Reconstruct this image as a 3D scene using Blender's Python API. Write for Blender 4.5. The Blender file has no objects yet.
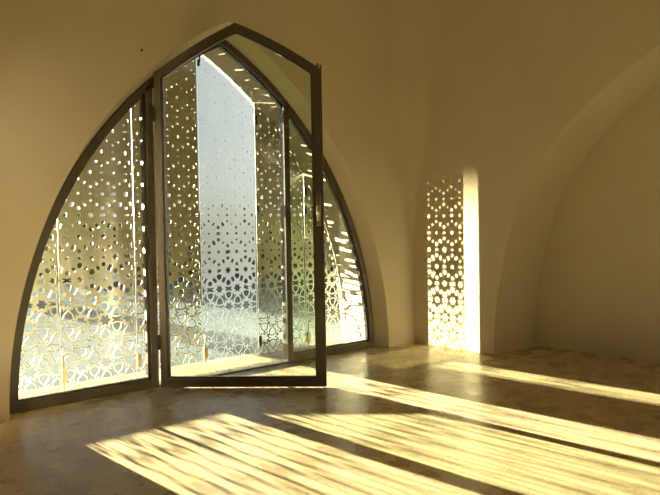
import bpy, bmesh, math, random
from mathutils import Vector, Matrix
random.seed(7)
S = bpy.context.scene
COL = S.collection
PI = math.pi

# ------------------------------------------------------------------ helpers
def link(o):
    COL.objects.link(o); return o

def obj(name, bm, mat, parent=None, smooth=False, loc=None):
    me = bpy.data.meshes.new(name)
    bmesh.ops.recalc_face_normals(bm, faces=bm.faces[:])
    bm.to_mesh(me); bm.free()
    if smooth:
        for p in me.polygons: p.use_smooth = True
    o = link(bpy.data.objects.new(name, me))
    if mat: me.materials.append(mat)
    if parent: o.parent = parent
    if loc: o.location = loc
    return o

def empty(name, loc=(0, 0, 0), rz=0):
    o = link(bpy.data.objects.new(name, None))
    o.location = loc; o.rotation_euler = (0, 0, rz); o.empty_display_size = .1
    return o

def tag(o, label, cat, group=None, kind=None):
    o['label'] = label; o['category'] = cat
    if group: o['group'] = group
    if kind: o['kind'] = kind
    return o

def struct(o):
    o['kind'] = 'structure'; return o

def smooth_angle(o, ang=35):
    for p in o.data.polygons: p.use_smooth = True
    o.data.set_sharp_from_angle(angle=math.radians(ang))

def add_box(bm, x0, x1, y0, y1, z0, z1, bev=0.0):
    vs = [bm.verts.new((x, y, z)) for x in (x0, x1) for y in (y0, y1) for z in (z0, z1)]
    f = [(0, 1, 3, 2), (4, 6, 7, 5), (0, 4, 5, 1), (2, 3, 7, 6), (0, 2, 6, 4), (1, 5, 7, 3)]
    fs = [bm.faces.new([vs[i] for i in q]) for q in f]
    if bev:
        es = list({e for q in fs for e in q.edges})
        bmesh.ops.bevel(bm, geom=es, offset=bev, segments=2, affect='EDGES', profile=.6)

def add_ring(bm, outer, inner, y0, y1):
    """closed ring between two outlines (lists of (x, z), same length), from y0 to y1"""
    n = len(outer)
    V = [[bm.verts.new((p[0], y, p[1])) for p in L] for y in (y0, y1) for L in (outer, inner)]
    for i in range(n):
        j = (i + 1) % n
        bm.faces.new((V[0][i], V[0][j], V[1][j], V[1][i]))
        bm.faces.new((V[2][i], V[3][i], V[3][j], V[2][j]))
        bm.faces.new((V[0][i], V[2][i], V[2][j], V[0][j]))
        bm.faces.new((V[1][i], V[1][j], V[3][j], V[3][i]))

def add_strip(bm, A, B, y0, y1):
    """open bar between two polylines A, B"""
    n = len(A)
    V = [[bm.verts.new((p[0], y, p[1])) for p in L] for y in (y0, y1) for L in (A, B)]
    for i in range(n - 1):
        j = i + 1
        bm.faces.new((V[0][i], V[0][j], V[1][j], V[1][i]))
        bm.faces.new((V[2][i], V[3][i], V[3][j], V[2][j]))
        bm.faces.new((V[0][i], V[2][i], V[2][j], V[0][j]))
        bm.faces.new((V[1][i], V[1][j], V[3][j], V[3][i]))
    for i in (0, n - 1):
        bm.faces.new((V[0][i], V[1][i], V[3][i], V[2][i]))

def add_poly_prism(bm, P, y0, y1):
    n = len(P)
    a = [bm.verts.new((p[0], y0, p[1])) for p in P]
    b = [bm.verts.new((p[0], y1, p[1])) for p in P]
    bm.faces.new(a); bm.faces.new(b[::-1])
    for i in range(n):
        j = (i + 1) % n
        bm.faces.new((a[i], b[i], b[j], a[j]))

def add_tube(bm, pts, r, n=10):
    pts = [Vector(p) for p in pts]
    rings = []
    for i, p in enumerate(pts):
        d = (pts[min(i + 1, len(pts) - 1)] - pts[max(i - 1, 0)]).normalized()
        a = d.orthogonal().normalized() if i == 0 else (rings[-1][1] - d * rings[-1][1].dot(d)).normalized()
        b = d.cross(a)
        rings.append(([bm.verts.new(p + r * (math.cos(2 * PI * k / n) * a + math.sin(2 * PI * k / n) * b)) for k in range(n)], a))
    for i in range(len(rings) - 1):
        for k in range(n):
            l = (k + 1) % n
            bm.faces.new((rings[i][0][k], rings[i][0][l], rings[i + 1][0][l], rings[i + 1][0][k]))
    bm.faces.new(rings[0][0][::-1]); bm.faces.new(rings[-1][0])

def offset_poly(P, d):
    """inset of a closed outline given counter-clockwise"""
    n = len(P); out = []
    for i in range(n):
        a, b, c = Vector(P[i - 1]), Vector(P[i]), Vector(P[(i + 1) % n])
        e1 = (b - a).normalized(); e2 = (c - b).normalized()
        n1 = Vector((-e1.y, e1.x)); n2 = Vector((-e2.y, e2.x))
        m = (n1 + n2); k = m.length_squared
        m = m * (2 * d / k) if k > 1e-9 else n1 * d
        out.append((b.x + m.x, b.y + m.y))
    return out

# ------------------------------------------------------------------ materials
def new_mat(name):
    m = bpy.data.materials.new(name); m.use_nodes = True
    nt = m.node_tree; b = nt.nodes['Principled BSDF']
    return m, nt, b

def N(nt, t, **kw):
    n = nt.nodes.new(t)
    for k, v in kw.items():
        if k in n.inputs.keys() if hasattr(n.inputs, 'keys') else False:
            n.inputs[k].default_value = v
        else:
            setattr(n, k, v)
    return n

def noise(nt, scale, detail=4, rough=.5, coord='Object', stretch=None):
    tc = nt.nodes.new('ShaderNodeTexCoord')
    t = nt.nodes.new('ShaderNodeTexNoise')
    t.inputs['Scale'].default_value = scale; t.inputs['Detail'].default_value = detail; t.inputs['Roughness'].default_value = rough
    if stretch:
        mp = nt.nodes.new('ShaderNodeMapping'); mp.inputs['Scale'].default_value = stretch
        nt.links.new(tc.outputs[coord], mp.inputs['Vector']); nt.links.new(mp.outputs[0], t.inputs['Vector'])
    else:
        nt.links.new(tc.outputs[coord], t.inputs['Vector'])
    return t

def ramp(nt, src, stops):
    r = nt.nodes.new('ShaderNodeValToRGB')
    while len(r.color_ramp.elements) < len(stops): r.color_ramp.elements.new(.5)
    for e, (p, c) in zip(r.color_ramp.elements, stops):
        e.position = p; e.color = (*c, 1)
    nt.links.new(src, r.inputs['Fac']); return r

def bump(nt, b, src, strength, dist=.01):
    bp = nt.nodes.new('ShaderNodeBump'); bp.inputs['Strength'].default_value = strength; bp.inputs['Distance'].default_value = dist
    nt.links.new(src, bp.inputs['Height']); nt.links.new(bp.outputs[0], b.inputs['Normal']); return bp

def mottled(name, c0, c1, scale, rough, metallic=0, bump_s=0, bump_scale=30, detail=5, lo=.3, hi=.7, stretch=None):
    m, nt, b = new_mat(name)
    t = noise(nt, scale, detail, .55, stretch=stretch)
    r = ramp(nt, t.outputs['Fac'], [(lo, c0), (hi, c1)])
    nt.links.new(r.outputs['Color'], b.inputs['Base Color'])
    b.inputs['Roughness'].default_value = rough; b.inputs['Metallic'].default_value = metallic
    if bump_s:
        t2 = noise(nt, bump_scale, 5, .6); bump(nt, b, t2.outputs['Fac'], bump_s)
    return m

PLASTER = mottled('lime_plaster', (.55, .495, .39), (.595, .535, .425), 1.6, .85, bump_s=.12, bump_scale=14)
STEEL = mottled('bronze_painted_steel', (.088, .077, .06), (.115, .10, .08), 6, .38, metallic=.35, bump_s=.03, bump_scale=60)
CHROME = mottled('worn_chrome', (.55, .5, .42), (.7, .65, .56), 20, .28, metallic=1)
IRON = mottled('dark_iron', (.03, .027, .022), (.05, .045, .035), 30, .5, metallic=.6)
BRASS = mottled('aged_brass', (.42, .34, .2), (.55, .46, .28), 25, .4, metallic=.8)
SHEET = mottled('brushed_steel_sheet', (.72, .70, .62), (.80, .78, .70), 3, .30, metallic=.95, stretch=(14, 14, .6))
LEAF = mottled('hedge_leaf', (.02, .035, .012), (.06, .085, .03), 2.5, .7)
BARK = mottled('bark', (.09, .065, .045), (.15, .115, .08), 12, .9, bump_s=.4)
GRAVEL = mottled('pale_ground', (.08, .10, .125), (.10, .122, .145), 3, 1)
GRAVEL.node_tree.nodes['Principled BSDF'].inputs['Specular IOR Level'].default_value = 0

def floor_mat():
    m, nt, b = new_mat('polished_earth_floor')
    t = noise(nt, 1.3, 6, .62)
    r = ramp(nt, t.outputs['Fac'], [(.28, (.455, .37, .215)), (.5, (.50, .41, .245)), (.72, (.54, .445, .27))])
    t2 = noise(nt, 5, 5, .55)
    mx = nt.nodes.new('ShaderNodeMix'); mx.data_type = 'RGBA'; mx.blend_type = 'MULTIPLY'; mx.inputs['Factor'].default_value = .45
    r2 = ramp(nt, t2.outputs['Fac'], [(.3, (.86, .845, .81)), (.65, (1, 1, 1))])
    nt.links.new(r.outputs['Color'], mx.inputs['A']); nt.links.new(r2.outputs['Color'], mx.inputs['B'])
    nt.links.new(mx.outputs['Result'], b.inputs['Base Color'])
    rr = ramp(nt, t2.outputs['Fac'], [(.3, (.22,) * 3), (.7, (.34,) * 3)])
    nt.links.new(rr.outputs['Color'], b.inputs['Roughness'])
    t3 = noise(nt, 8, 6, .65); bump(nt, b, t3.outputs['Fac'], .10, .01)
    b.inputs['Specular IOR Level'].default_value = .5
    return m
FLOOR = floor_mat()

def glass_mat(name, tint):
    m = bpy.data.materials.new(name); m.use_nodes = True
    nt = m.node_tree; nt.nodes.clear()
    out = nt.nodes.new('ShaderNodeOutputMaterial')
    tr = nt.nodes.new('ShaderNodeBsdfTransparent'); tr.inputs['Color'].default_value = (*tint, 1)
    gl = nt.nodes.new('ShaderNodeBsdfGlossy'); gl.inputs['Roughness'].default_value = .015
    fr = nt.nodes.new('ShaderNodeFresnel')
    ge = nt.nodes.new('ShaderNodeNewGeometry')      # the same reflection from either face of the thin pane
    io = nt.nodes.new('ShaderNodeMapRange'); io.inputs['To Min'].default_value = 1.45; io.inputs['To Max'].default_value = 1 / 1.45
    nt.links.new(ge.outputs['Backfacing'], io.inputs['Value']); nt.links.new(io.outputs[0], fr.inputs['IOR'])
    mx = nt.nodes.new('ShaderNodeMixShader')
    nt.links.new(fr.outputs[0], mx.inputs[0]); nt.links.new(tr.outputs[0], mx.inputs[1]); nt.links.new(gl.outputs[0], mx.inputs[2])
    nt.links.new(mx.outputs[0], out.inputs['Surface'])
    return m
GLASS = glass_mat('clear_glass', (.955, .975, .945))
GLASS_G = glass_mat('greenish_glass', (.91, .955, .90))

def sky_sheen_mat():  # bluish tint and translucency paint reflected sky onto a metal shutter
    m, nt, b = new_mat('sky_sheen_sheet')
    t = noise(nt, 3, 3, .5, stretch=(10, 10, .5))
    r = ramp(nt, t.outputs['Fac'], [(.3, (.68, .73, .92)), (.7, (.75, .80, .98))])
    nt.links.new(r.outputs['Color'], b.inputs['Base Color'])
    b.inputs['Transmission Weight'].default_value = .8
    b.inputs['Roughness'].default_value = .56; b.inputs['IOR'].default_value = 1.08
    tl = nt.nodes.new('ShaderNodeBsdfTranslucent'); tl.inputs['Color'].default_value = (.45, .58, 1, 1)
    mx = nt.nodes.new('ShaderNodeMixShader'); mx.inputs[0].default_value = .003
    nt.links.new(b.outputs[0], mx.inputs[1]); nt.links.new(tl.outputs[0], mx.inputs[2])
    nt.links.new(mx.outputs[0], nt.nodes['Material Output'].inputs['Surface'])
    return m
SKY_SHEEN = sky_sheen_mat()

# ------------------------------------------------------------------ geometry of the place
YW = -.166          # inner face of the window wall
X0 = 1.465          # the arch is two circular arcs, centres at (-+X0, 0)
WX = 2.264          # half width of the bay
ZT = 4.6
def arch_x(R, z): return math.sqrt(max(0, R * R - z * z)) - X0
def arch_z(R, x): return math.sqrt(max(0, R * R - (abs(x) + X0) ** 2))
def arch_pts(R, n=26, xa=None, xb=None):
    """outline points from right base over the apex to left base"""
    th_top = math.acos(X0 / R)
    right = [(R * math.cos(th_top * i / n) - X0, R * math.sin(th_top * i / n)) for i in range(n + 1)]
    left = [(-x, z) for x, z in right[::-1][1:]]
    return right + left

def sm(t): t = max(0, min(1, t)); return t * t * (3 - 2 * t)
def fillet(z): return .012 + .42 * sm((z - .9) / 2.3) * .9

# floor: from the back of the room out to the outer face of the wall
bm = bmesh.new()
nx, ny = 2, 2
add_box(bm, -8.0, 3.4, -8.3, .60, -.2, 0)
struct(obj('floor', bm, FLOOR))

# window wall (far wall) with pointed arch opening and its reveal
bm = bmesh.new()
prof = [(YW, 3.335, .055), (YW + .018, 3.318, .046), (YW + .05, 3.305, .04), (-.045, 3.262, .012), (-.02, 3.248, 0), (.03, 3.205, 0), (.40, 3.240, 0), (.46, 3.242, 0)]
base = arch_pts(3.335)
rows = []
for y, R, dl in prof:
    pts = arch_pts(R); n = len(pts) // 2
    left = arch_pts(R - dl)                     # the plaster comes further over the frame on the left
    for i in range(n + 1, len(pts)):
        t = sm((i - n) / n * 1.3)
        pts[i] = (pts[i][0] * (1 - t) + left[i][0] * t, pts[i][1] * (1 - t) + left[i][1] * t)
    rows.append([bm.verts.new((x, y, z)) for x, z in pts])
for a, b in zip(rows, rows[1:]):
    for i in range(len(a) - 1):
        bm.faces.new((a[i], a[i + 1], b[i + 1], b[i]))
for row, y in ((rows[0], YW), (rows[-1], .46)):
    top = [bm.verts.new((v.co.x, y, ZT)) for v in row]
    for i in range(len(row) - 1):
        bm.faces.new((row[i], row[i + 1], top[i + 1], top[i]))
    zs = [ZT * k / 24 for k in range(25)]
    for s, edge in ((1, row[0]), (-1, row[-1])):
        A = [edge] + [bm.verts.new((edge.co.x, y, z)) for z in zs[1:-1]] + [top[0] if s == 1 else top[-1]]
        if y == YW:
            B = [bm.verts.new((s * (WX - (fillet(z) if s > 0 else 0)), y, z)) for z in zs]
        else:
            B = [bm.verts.new((s * 3.4, y, z)) for z in zs]
        for i in range(len(zs) - 1):
            # the strip beside the arch is only needed next to the outer columns
            bm.faces.new((A[i], B[i], B[i + 1], A[i + 1]))
wall = struct(obj('wall_front', bm, PLASTER)); smooth_angle(wall, 30)

# the right and left side walls, each with its arched niche
ND = [(0, 0), (.003, .15), (.028, .437), (.10, .82), (.213, 1.246), (.41, 1.67), (.706, 2.04), (1.07, 2.34), (1.55, 2.622), (2.05, 2.80), (2.5, 2.86)]
def niche_profile(zs=1.0, us=1.0):
    P = []
    for i in range(len(ND) - 1):
        p0 = ND[max(i - 1, 0)]; p1 = ND[i]; p2 = ND[i + 1]; p3 = ND[min(i + 2, len(ND) - 1)]
        for k in range(5):
            t = k / 5
            q = [.5 * (2 * p1[c] + (p2[c] - p0[c]) * t + (2 * p0[c] - 5 * p1[c] + 4 * p2[c] - p3[c]) * t * t + (3 * p1[c] - p0[c] - 3 * p2[c] + p3[c]) * t ** 3) for c in (0, 1)]
            P.append((max(0, q[0]) * us, q[1] * zs))
    P.append((ND[-1][0] * us, ND[-1][1] * zs))
    full = P + [(2 * ND[-1][0] * us - u, z) for u, z in P[::-1][1:]]
    return full

def side_wall(s, name, yj, depth, zscale, slot=None):
    bm = bmesh.new()
    P = niche_profile(zscale)
    X = s * WX
    r = .016
    def V(x, y, z): return bm.verts.new((x, y, z))
    front = [V(X, yj - u, z) for u, z in P]
    # rounded arris then soffit
    c = [V(X + s * r * .3, yj - u + (r * .7 if i < len(P) / 2 else -r * .7) * 0, z) for i, (u, z) in enumerate(P)]
    back = [V(X + s * depth, yj - u, z) for u, z in P]
    for a, b in ((front, c), (c, back)):
        for i in range(len(P) - 1):
            bm.faces.new((a[i], a[i + 1], b[i + 1], b[i]))
    top = [V(X, v.co.y, ZT) for v in front]
    for i in range(len(front) - 1):
        bm.faces.new((front[i], front[i + 1], top[i + 1], top[i]))
    # niche back wall
    bt = [V(X + s * depth, yj - P[i][0], 0) for i in range(len(P))]
    for i in range(len(P) - 1):
        if P[i][1] > 1e-6 or P[i + 1][1] > 1e-6:
            try: bm.faces.new((back[i], back[i + 1], bt[i + 1], bt[i]))
            except ValueError: pass
    # far end of the wall
    ye = yj - P[-1][0]
    q = [V(X, ye, 0), V(X, -8.3, 0), V(X, -8.3, ZT), V(X, ye, ZT)]
    bm.faces.new(q)
    # pier between the niche and the window wall, with the corner that softens upwards
    if slot is None:
        zs = [ZT * k / 24 for k in range(25)]
        cols = []
        for z in zs:
            f = fillet(z); row = []
            for k in range(9):
                a = PI / 2 * k / 8
                row.append(V(s * (WX - f + f * math.sin(a)), YW - f + f * math.cos(a), z))
            row.append(V(X, yj, z)); cols.append(row)
        for a, b in zip(cols, cols[1:]):
            for i in range(9):
                bm.faces.new((a[i], a[i + 1], b[i + 1], b[i]))
    else:
        y0, y1, z0, z1 = slot; T = X - .0
        ys = [YW, y0, y1, yj]; zs = [0, z0, z1, ZT]
        g = [[V(X, y, z) for z in zs] for y in ys]
        for i in range(3):
            for k in range(3):
                if (i, k) != (1, 1):
                    bm.faces.new((g[i][k], g[i + 1][k], g[i + 1][k + 1], g[i][k + 1]))
        Xo = X + s * .12
        hole = [g[1][1], g[2][1], g[2][2], g[1][2]]
        out = [V(Xo, v.co.y, v.co.z) for v in hole]
        for i in range(4):
            j = (i + 1) % 4
            bm.faces.new((hole[i], hole[j], out[j], out[i]))
    bmesh.ops.remove_doubles(bm, verts=bm.verts[:], dist=.0005)
    o = struct(obj(name, bm, PLASTER)); smooth_angle(o, 40)
    return o

side_wall(1, 'wall_right', -1.18, .704, 1.0)
SLOT = (-.215, -.72, .34, 2.22)  # unseen slot added in the left pier to shape the patch on the right wall
side_wall(-1, 'wall_left', -1.30, 5.5, 1.5, SLOT)

bm = bmesh.new(); add_box(bm, -8.0, 3.4, -8.5, -8.3, -.2, ZT)
struct(obj('wall_back', bm, PLASTER))
bm = bmesh.new(); add_box(bm, -8.0, 3.4, -8.5, .46, ZT, ZT + .2)
struct(obj('ceiling', bm, PLASTER))

# ------------------------------------------------------------------ fixed steel window in the arch
window = struct(empty('window_1', (0, 0, 0)))
RF = 3.245
MX = .682
FY0, FY1 = -.04, .035
bm = bmesh.new()
add_strip(bm, arch_pts(RF), arch_pts(RF - .052), FY0, FY1)
add_strip(bm, arch_pts(RF - .046), arch_pts(RF - .070), FY0 + .028, FY1 - .012)
smooth_angle(obj('arch_frame', bm, STEEL, window), 30)
ztop = arch_z(RF - .03, MX)
for s in (-1, 1):
    bm = bmesh.new()
    add_box(bm, s * MX - .03, s * MX + .03, FY0, FY1, 0, ztop, .003)
    add_box(bm, s * (MX + .04) - .012, s * (MX + .04) + .012, FY0 + .028, FY1 - .012, .06, ztop - .05)
    obj('mullion', bm, STEEL, window)
    xa, xb = MX + .03, arch_x(RF - .05, 0)
    bm = bmesh.new()
    add_box(bm, *(sorted((s * xa, s * (xb + .01)))), FY0, FY1, 0, .066, .003)
    add_box(bm, *(sorted((s * xa, s * xb))), FY0 + .028, FY1 - .012, .06, .084)
    obj('bottom_rail', bm, STEEL, window)
    P = [(s * xa, .07), (s * arch_x(RF - .065, .07), .07)]
    for k in range(1, 21):
        z = .07 + (arch_z(RF - .065, xa) - .07) * k / 20
        P.append((s * arch_x(RF - .065, z), z))
    bm = bmesh.new(); add_poly_prism(bm, P, -.004, .004)
    obj('pane', bm, GLASS if s < 0 else GLASS_G, window)
bm = bmesh.new(); add_box(bm, -MX + .03, MX - .03, FY0, FY1, 0, .014, .002)
obj('threshold', bm, STEEL, window)

# ------------------------------------------------------------------ open glazed door leaf
PHI = math.radians(44.5)
LW = 1.305
door = empty('glazed_door', (-.648, -.075, .006), -PHI)
tag(door, 'steel framed glass door leaf with pointed top swung open into the room', 'door')
n = 10
xs = [-.652 + 1.304 * k / (2 * n) for k in range(2 * n + 1)]
zsh = arch_z(RF + .012, .652)
tops = [(x + .652, zsh + .86 * (arch_z(RF + .012, x) - zsh)) for x in xs][::-1]
outline = [(0, 0), (LW, 0)] + tops           # counter-clockwise seen from the room
inn = offset_poly(outline, .054); bead = offset_poly(outline, .072); mid = offset_poly(outline, .05)
def fix_low(P, z):                           # the bottom rail is a little taller
    return [(x, max(q, z)) for x, q in P]
inn = fix_low(inn, .066); bead = fix_low(bead, .082)
bm = bmesh.new()
add_ring(bm, outline, inn, -.024, .024)
fr = obj('door_frame', bm, STEEL, door); smooth_angle(fr, 30)
bm = bmesh.new(); add_ring(bm, mid, bead, -.012, .016)
o = obj('glazing_bead', bm, STEEL, door); smooth_angle(o, 30)
bm = bmesh.new(); add_poly_prism(bm, offset_poly(outline, .06), -.003, .003)
obj('pane', bm, GLASS_G, door)
# hinges on the hanging stile
for z in (.36, 2.16):
    bm = bmesh.new()
    add_tube(bm, [(-.012, -.02, z - .06), (-.012, -.02, z + .06)], .011)
    add_box(bm, -.03, .02, -.024, -.012, z - .05, z + .05, .002)
    obj('hinge', bm, IRON, door)
# lock case, cylinder and lever on the meeting stile
lk = bmesh.new(); add_box(lk, LW - .045, LW - .008, -.036, -.022, 1.26, 1.50, .004)
lock = obj('lock_plate', lk, CHROME, door)
bm = bmesh.new(); add_tube(bm, [(LW - .026, -.034, 1.41), (LW - .026, -.062, 1.41), (LW - .028, -.07, 1.405), (LW - .03, -.072, 1.38), (LW - .03, -.072, 1.30)], .008)
obj('lever', bm, CHROME, lock, smooth=True)
bm = bmesh.new(); add_tube(bm, [(LW - .026, -.034, 1.29), (LW - .026, -.046, 1.29)], .012, 14)
obj('cylinder', bm, CHROME, lock)
bm = bmesh.new(); add_box(bm, LW, LW + .012, -.016, .03, .0, outline[2][1] + .03, .002)
obj('meeting_strip', bm, STEEL, door)
bm = bmesh.new(); add_tube(bm, [(LW - .02, .0, -.012), (LW - .02, .0, .02)], .006)
add_tube(bm, [(LW - .02, .0, outline[2][1] - .03), (LW - .02, .0, outline[2][1] + .045)], .006)
obj('shoot_bolt', bm, IRON, door)

# ------------------------------------------------------------------ perforated folding shutters
LP = .20           # distance between neighbouring stars
def tiles(x0, x1, z0, z1, LP=LP):
    """star tessellation: stars, centre blobs and petals, as polygons in (x, z)"""
    out = []
    a1 = Vector((LP, 0)); a2 = Vector((LP / 2, LP * math.sqrt(3) / 2))
    tip, val = .36 * LP, .195 * LP
    cs, cm = .265 * LP, .195 * LP
    def pol(o, r, deg): return o + Vector((r * math.cos(math.radians(deg)), r * math.sin(math.radians(deg))))
    def cvert(C, O, r): return C + (O - C).normalized() * r
    j0, j1 = int(z0 / a2.y) - 2, int(z1 / a2.y) + 2
    for j in range(j0, j1 + 1):
        i0, i1 = int((x0 - j * a2.x) / LP) - 2, int((x1 - j * a2.x) / LP) + 2
        for i in range(i0, i1 + 1):
            O = a1 * i + a2 * j
            out.append(('star', O, [pol(O, tip if k % 2 == 0 else val, 30 * k) for k in range(12)]))
            A, B, C = O, O + a1, O + a2
            D = O + a2 - a1
            for tri in ((A, B, C), (A, C, D)):
                G = (tri[0] + tri[1] + tri[2]) / 3
                P = []
                for k in range(3):
                    P.append(cvert(G, tri[k], cs))
                    P.append(cvert(G, (tri[k] + tri[(k + 1) % 3]) / 2, cm))
                out.append(('blob', G, P))
            for u, v, p, q in ((A, B, C, A + B - C), (A, C, B, D), (B, C, A, B + C - A)):
                M = (u + v) / 2; du = (v - u).normalized()
                g, h = (u + v + p) / 3, (u + v + q) / 3
                side = lambda G, a, b: [a + (G - a).normalized() * val, cvert(G, a, cs), cvert(G, M, cm), cvert(G, b, cs), b + (G - b).normalized() * val]
                out.append(('petal', M, [u + du * tip] + side(g, u, v) + [v - du * tip] + side(h, v, u)))
    return out

def clip(P, n, d):
    """keep the side n.p <= d"""
    R = []
    for i in range(len(P)):
        a, b = P[i - 1], P[i]
        da, db = n.dot(a) - d, n.dot(b) - d
        if da <= 0 < db or db <= 0 < da:
            R.append(a + (b - a) * (da / (da - db)))
        if db <= 0: R.append(b)
    return R

def hole_size(z, kind, rnd):
    s = [(0, .86), (.42, .83), (.60, .74), (.80, .58), (1.05, .44), (1.35, .33), (1.7, .25), (2.1, .20), (9, .16)]
    for (za, sa), (zb, sb) in zip(s, s[1:]):
        if z <= zb:
            v = sa + (sb - sa) * (max(z, 0) - za) / (zb - za); break
    k = sm((z - .45) / .6)
    v *= 1 + k * rnd.uniform(-.38, .25)
    if kind == 'star': v *= 1 - .10 * k
    if kind == 'petal' and z > 1.9 and rnd.random() < .4: v *= .5
    return min(v, .94)

def perforated(bm, xa, xb, zlo, R, th, rnd, zshift=0, topz=None, pitch=LP):
    """sheet with its holes cut through, in the x/z plane, thickness th around y=0"""
    planes = [(Vector((-1, 0)), -xa), (Vector((1, 0)), xb), (Vector((0, -1)), -zlo)]
    if R:
        top = max(arch_z(R, xa), arch_z(R, xb), R and (arch_z(R, 0) if xa < 0 < xb else 0))
        s = 1 if (xa + xb) > 0 else -1
        for k in range(40):
            t = math.acos(X0 / R) * k / 39
            planes.append((Vector((s * math.cos(t), math.sin(t))), R - X0 * math.cos(t)))
    else:
        top = topz; planes.append((Vector((0, 1)), topz))
    h = th / 2
    def ring(P, H):
        n = len(P)
        vs = [[bm.verts.new((p.x, y, p.y)) for p in L] for y in (-h, h) for L in (P, H)]
        for i in range(n):
            j = (i + 1) % n
            bm.faces.new((vs[0][i], vs[0][j], vs[1][j], vs[1][i]))
            bm.faces.new((vs[2][i], vs[3][i], vs[3][j], vs[2][j]))
            bm.faces.new((vs[1][i], vs[1][j], vs[3][j], vs[3][i]))
    for kind, G, P in tiles(xa, xb, zlo, top, pitch):
        P = [p.copy() for p in P]
        sg = hole_size(G.y + zshift, kind, rnd)
        full = True
        for n_, d in planes:
            if any(n_.dot(p) > d for p in P):
                full = False; P = clip(P, n_, d)
                if len(P) < 3: break
        if len(P) < 3: continue
        if not full:
            area = .5 * sum(P[i - 1].x * P[i].y - P[i].x * P[i - 1].y for i in range(len(P)))
            if abs(area) < 1e-5: continue
            G = sum(P, Vector((0, 0))) / len(P)
            sg = min(sg, .86)
        if full and sg < .6:                     # loose, slightly turned cut-outs where the holes are small
            R_ = Matrix.Rotation(rnd.uniform(-.35, .35), 2)
        else: R_ = Matrix.Identity(2)
        mr = sum((p - G).length for p in P) / len(P)
        kk = .85 * sm((.86 - sg) / .4) if full else 0        # small holes are compact, large ones fill their tile
        if kind == 'star': kk *= .35
        if kind == 'petal': kk *= .7
        H = []
        for p in P:
            d = p - G; L = max(d.length, 1e-6)
            H.append(G + R_ @ (d * (sg * (mr / L) ** kk)))
        ring(P, H)
    # outer edge of the sheet
    if R:
        zs = []
        O = [(xa, zlo), (xb, zlo)]
        m = 24
        O += [(xb + (xa - xb) * k / m, arch_z(R, xb + (xa - xb) * k / m)) for k in range(m + 1)]
        O = [(x, z) for x, z in O if z >= zlo - 1e-6]
    else:
        O = [(xa, zlo), (xb, zlo), (xb, topz), (xa, topz)]
    V = [[bm.verts.new((x, y, z)) for x, z in O] for y in (-h, h)]
    for i in range(len(O)):
        j = (i + 1) % len(O)
        bm.faces.new((V[0][i], V[1][i], V[1][j], V[0][j]))

YS = .40
RS = 3.2385
XE = arch_x(RS, .03)
XJ = [-XE, -1.272, -.635, .004, .628, 1.225, XE]
LAB = [
    ('leftmost perforated metal shutter with a curved outer edge, behind the left window pane', SHEET, 'pierced'),
    ('perforated olive metal shutter in the middle of the left window pane, second from left', SHEET, 'pierced'),
    ('perforated metal shutter seen behind the door hinge and left mullion', SHEET, 'pierced'),
    ('perforated metal shutter with a painted pale bluish sky reflection, in the middle of the open doorway', SKY_SHEEN, 'pierced'),
    ('perforated metal shutter behind the right mullion, beside the pale bluish one', SHEET, 'pierced'),
    ('rightmost perforated metal shutter with a curved outer edge, behind the right window pane', SHEET, 'pierced'),
]
TILT = [0, 0, 0, math.radians(.8), 0, 0]
for i in range(6):
    xa, xb = XJ[i] + (.003 if i == 4 else .006), XJ[i + 1] - (.003 if i == 3 else .006)
    sh = empty('perforated_shutter', (xa, YS, .02), TILT[i])
    tag(sh, LAB[i][0], 'shutter', 'perforated folding shutters across the arch')
    rnd = random.Random(40 + i)
    bm = bmesh.new(); perforated(bm, xa, xb, .02, RS, .003, rnd)
    bmesh.ops.translate(bm, verts=bm.verts[:], vec=(-xa, 0, -.02))
    obj('perforated_sheet', bm, LAB[i][1], sh)
    w = xb - xa
    # hinges and drop bolts on the left edge, on the room side
    zl = arch_z(RS, xa) - .02
    if i in (2, 4, 5):
        for z in (.13, 1.42, zl - .16):
            if i == 5 and z == .13: continue
            bm = bmesh.new()
            add_tube(bm, [(.004, -.008, z - .055), (.004, -.008, z + .055)], .009, 10)
            add_box(bm, -.004, .03, -.009, -.002, z - .045, z + .045, .001)
            obj('hinge', bm, IRON if i in (4, 5) else BRASS, sh)
    if i in (1, 3, 5):
        bm = bmesh.new()
        add_tube(bm, [(.012, -.02, -.015), (.012, -.02, .24), (.016, -.022, .262), (.03, -.03, .27), (.045, -.034, .262)], .0065, 8)
        bl = obj('drop_bolt', bm, BRASS, sh)
        bm = bmesh.new(); add_box(bm, -.003, .034, -.028, -.002, .05, .15, .003)
        obj('bolt_case', bm, BRASS, bl)
    if i == 3:                                     # hook that holds the head of the shutter
        bm = bmesh.new()
        add_tube(bm, [(.012, -.004, zl - .12), (.012, -.03, zl - .12), (.012, -.034, zl - .08), (.012, -.03, zl - .02)], .007, 8)
        add_box(bm, .0, .028, -.008, -.002, zl - .15, zl - .09, .002)
        obj('hook', bm, IRON, sh)

# unseen slab added outside to shade one strip of the evening sun
bm = bmesh.new(); add_box(bm, .17, .93, 10.4, 10.65, -.03, 1.9, .02)
struct(obj('sun_blocker', bm, PLASTER))

# small nail left in the plaster beside the head of the arch
bm = bmesh.new()
add_tube(bm, [(0, 0, 0), (0, -.018, .002)], .004, 8); add_tube(bm, [(0, -.018, .002), (0, -.021, .002)], .009, 10)
nail = obj('wall_nail', bm, IRON, loc=(-.80, YW + .001, 2.62))
tag(nail, 'small dark nail in the plaster above the left shoulder of the arch', 'nail')

# ------------------------------------------------------------------ outside
bm = bmesh.new()
for (x0, x1, y0, y1) in ((-60, 60, .60, 80), (-60, -8.0, -10, .60)):
    v = [bm.verts.new(p) for p in ((x0, y0, -.03), (x1, y0, -.03), (x1, y1, -.03), (x0, y1, -.03))]
    bm.faces.new(v)
struct(obj('ground', bm, GRAVEL))

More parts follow.
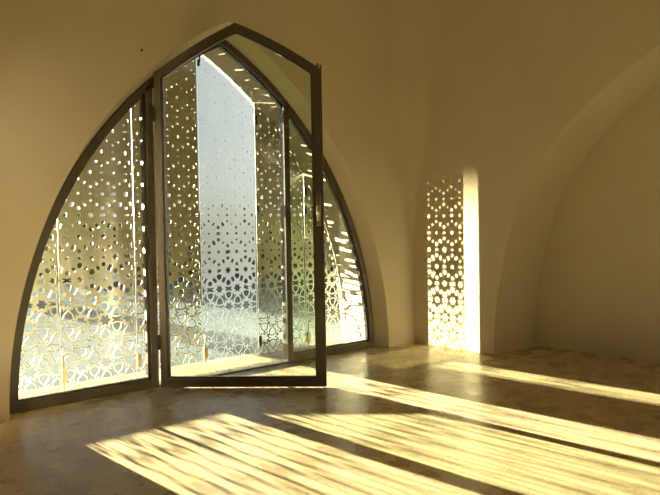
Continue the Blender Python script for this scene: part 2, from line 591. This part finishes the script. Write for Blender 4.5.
def foliage(bm, c, rad, n, rnd, leaf=.07):
    for k in range(n):
        d = Vector((rnd.gauss(0, 1), rnd.gauss(0, 1), rnd.gauss(0, 1))).normalized() * (rnd.uniform(.55, 1) ** .5)
        p = Vector((c[0] + d.x * rad[0], c[1] + d.y * rad[1], max(.03, c[2] + d.z * rad[2])))
        q = Matrix.Rotation(rnd.uniform(0, 6.28), 3, 'Z') @ Matrix.Rotation(rnd.uniform(-1.2, 1.2), 3, 'X')
        l = leaf * rnd.uniform(.6, 1.3)
        v = [bm.verts.new(p + q @ Vector(t)) for t in ((-l, 0, 0), (0, -l * .4, .02), (l, 0, 0), (0, l * .4, .02))]
        bm.faces.new(v)
def lump(bm, c, rad, rnd):
    r_ = bmesh.ops.create_icosphere(bm, subdivisions=3, radius=1)
    for v in r_['verts']:
        k = 1 + rnd.uniform(-.12, .06)
        v.co = Vector((c[0] + v.co.x * rad[0] * k, c[1] + v.co.y * rad[1] * k, max(-.02, c[2] + v.co.z * rad[2] * k)))
rnd = random.Random(3)
bm = bmesh.new()
for k in range(26):
    t = k / 25
    c_ = (3.2 + 17 * t, 13 - 5.5 * t + rnd.uniform(-.3, .3), .8); hz = 1.0 + rnd.uniform(-.22, .35)
    lump(bm, c_, (.85, .7, hz * .9), rnd)
    foliage(bm, c_, (.95, .8, hz), 420, rnd, .13)
hd = tag(empty('hedge', (10, 11, 0)), 'long dark hedge outside, glimpsed through the holes of the shutters', 'hedge')
o = obj('foliage', bm, LEAF, hd); o.matrix_parent_inverse = Matrix.Translation((-10, -11, 0)); o['kind'] = 'stuff'

# ------------------------------------------------------------------ unseen pierced panel added in the left pier to pattern the spot beam
y0, y1, z0, z1 = SLOT
sc = struct(empty('added_light_screen', (-WX - .07, 0, 0), -PI / 2))
bm = bmesh.new(); perforated(bm, -(y0) - .02, -(y1) - .14, z0, None, .003, random.Random(77), zshift=-.12, topz=z1, pitch=.155)
obj('perforated_sheet', bm, SHEET, sc)

# ------------------------------------------------------------------ light
AZ = math.radians(177.3); EL = math.radians(4.4)
def sun(name, az, el, strength, color, ang):
    d = Vector((math.sin(az) * math.cos(el), math.cos(az) * math.cos(el), -math.sin(el)))
    l = bpy.data.lights.new(name, 'SUN'); l.energy = strength; l.color = color; l.angle = math.radians(ang)
    o = link(bpy.data.objects.new(name, l)); o.rotation_euler = d.to_track_quat('-Z', 'Y').to_euler(); o.location = (0, 6, 4)
    return o
sun('evening_sun', AZ, EL, 180, (1, .865, .60), .55)

sp = bpy.data.lights.new('door_reflection_standin', 'SPOT'); sp.energy = 118000; sp.color = (1, .84, .52); sp.spot_size = math.radians(9.4); sp.spot_blend = .75; sp.shadow_soft_size = .035  # added lamp, stands in for sun reflected off the open door glass
so = link(bpy.data.objects.new('door_reflection_standin', sp)); so.location = (-18, .3, 1.9)
tgt = Vector((-WX, -.5, .58)); so.rotation_euler = (tgt - so.location).to_track_quat('-Z', 'Y').to_euler()

pl = bpy.data.lights.new('sky_portal', 'AREA'); pl.shape = 'RECTANGLE'; pl.size = 3.6; pl.size_y = 2.95; pl.cycles.is_portal = True
po = link(bpy.data.objects.new('sky_portal', pl)); po.location = (0, .62, 1.47); po.rotation_euler = (-PI / 2, 0, 0)

w = bpy.data.worlds.new('sky'); S.world = w; w.use_nodes = True
nt = w.node_tree; bg = nt.nodes['Background']
tc = nt.nodes.new('ShaderNodeTexCoord'); sx = nt.nodes.new('ShaderNodeSeparateXYZ')
nt.links.new(tc.outputs['Generated'], sx.inputs[0])
r = ramp(nt, sx.outputs['Z'], [(0, (1.0, .93, .78)), (.05, (1.0, .96, .88)), (.14, (.78, .86, .94)), (.4, (.46, .62, .85)), (1, (.32, .48, .76))])
nt.links.new(r.outputs['Color'], bg.inputs['Color'])
bg.inputs['Strength'].default_value = .58

# ------------------------------------------------------------------ camera
f, pitch, roll, yaw, cx, cy = 667.11006, -0.02965, -0.01697, 0.72045, -3.11571, -4.94573
fw = Vector((math.sin(yaw) * math.cos(pitch), math.cos(yaw) * math.cos(pitch), math.sin(pitch)))
rt = Vector((math.cos(yaw), -math.sin(yaw), 0)); up = rt.cross(fw)
r2 = rt * math.cos(roll) + up * math.sin(roll); u2 = -rt * math.sin(roll) + up * math.cos(roll)
cam = bpy.data.cameras.new('camera'); cam.sensor_width = 36; cam.sensor_fit = 'HORIZONTAL'; cam.lens = f / 660 * 36
co = link(bpy.data.objects.new('camera', cam))
M = Matrix((( r2.x, u2.x, -fw.x, cx), (r2.y, u2.y, -fw.y, cy), (r2.z, u2.z, -fw.z, 1.25), (0, 0, 0, 1)))
co.matrix_world = M
cam.clip_start = .02
S.camera = co

S.view_settings.view_transform = 'Standard'; S.view_settings.look = 'None'
S.view_settings.gamma = 1; S.view_settings.use_curve_mapping = False
S.view_settings.exposure = -0.02
S.cycles.max_bounces = 14; S.cycles.diffuse_bounces = 8; S.cycles.transparent_max_bounces = 24
S.cycles.caustics_reflective = False; S.cycles.caustics_refractive = False
S.cycles.sample_clamp_indirect = 8
S.cycles.use_denoising = True; S.cycles.denoising_prefilter = 'ACCURATE'
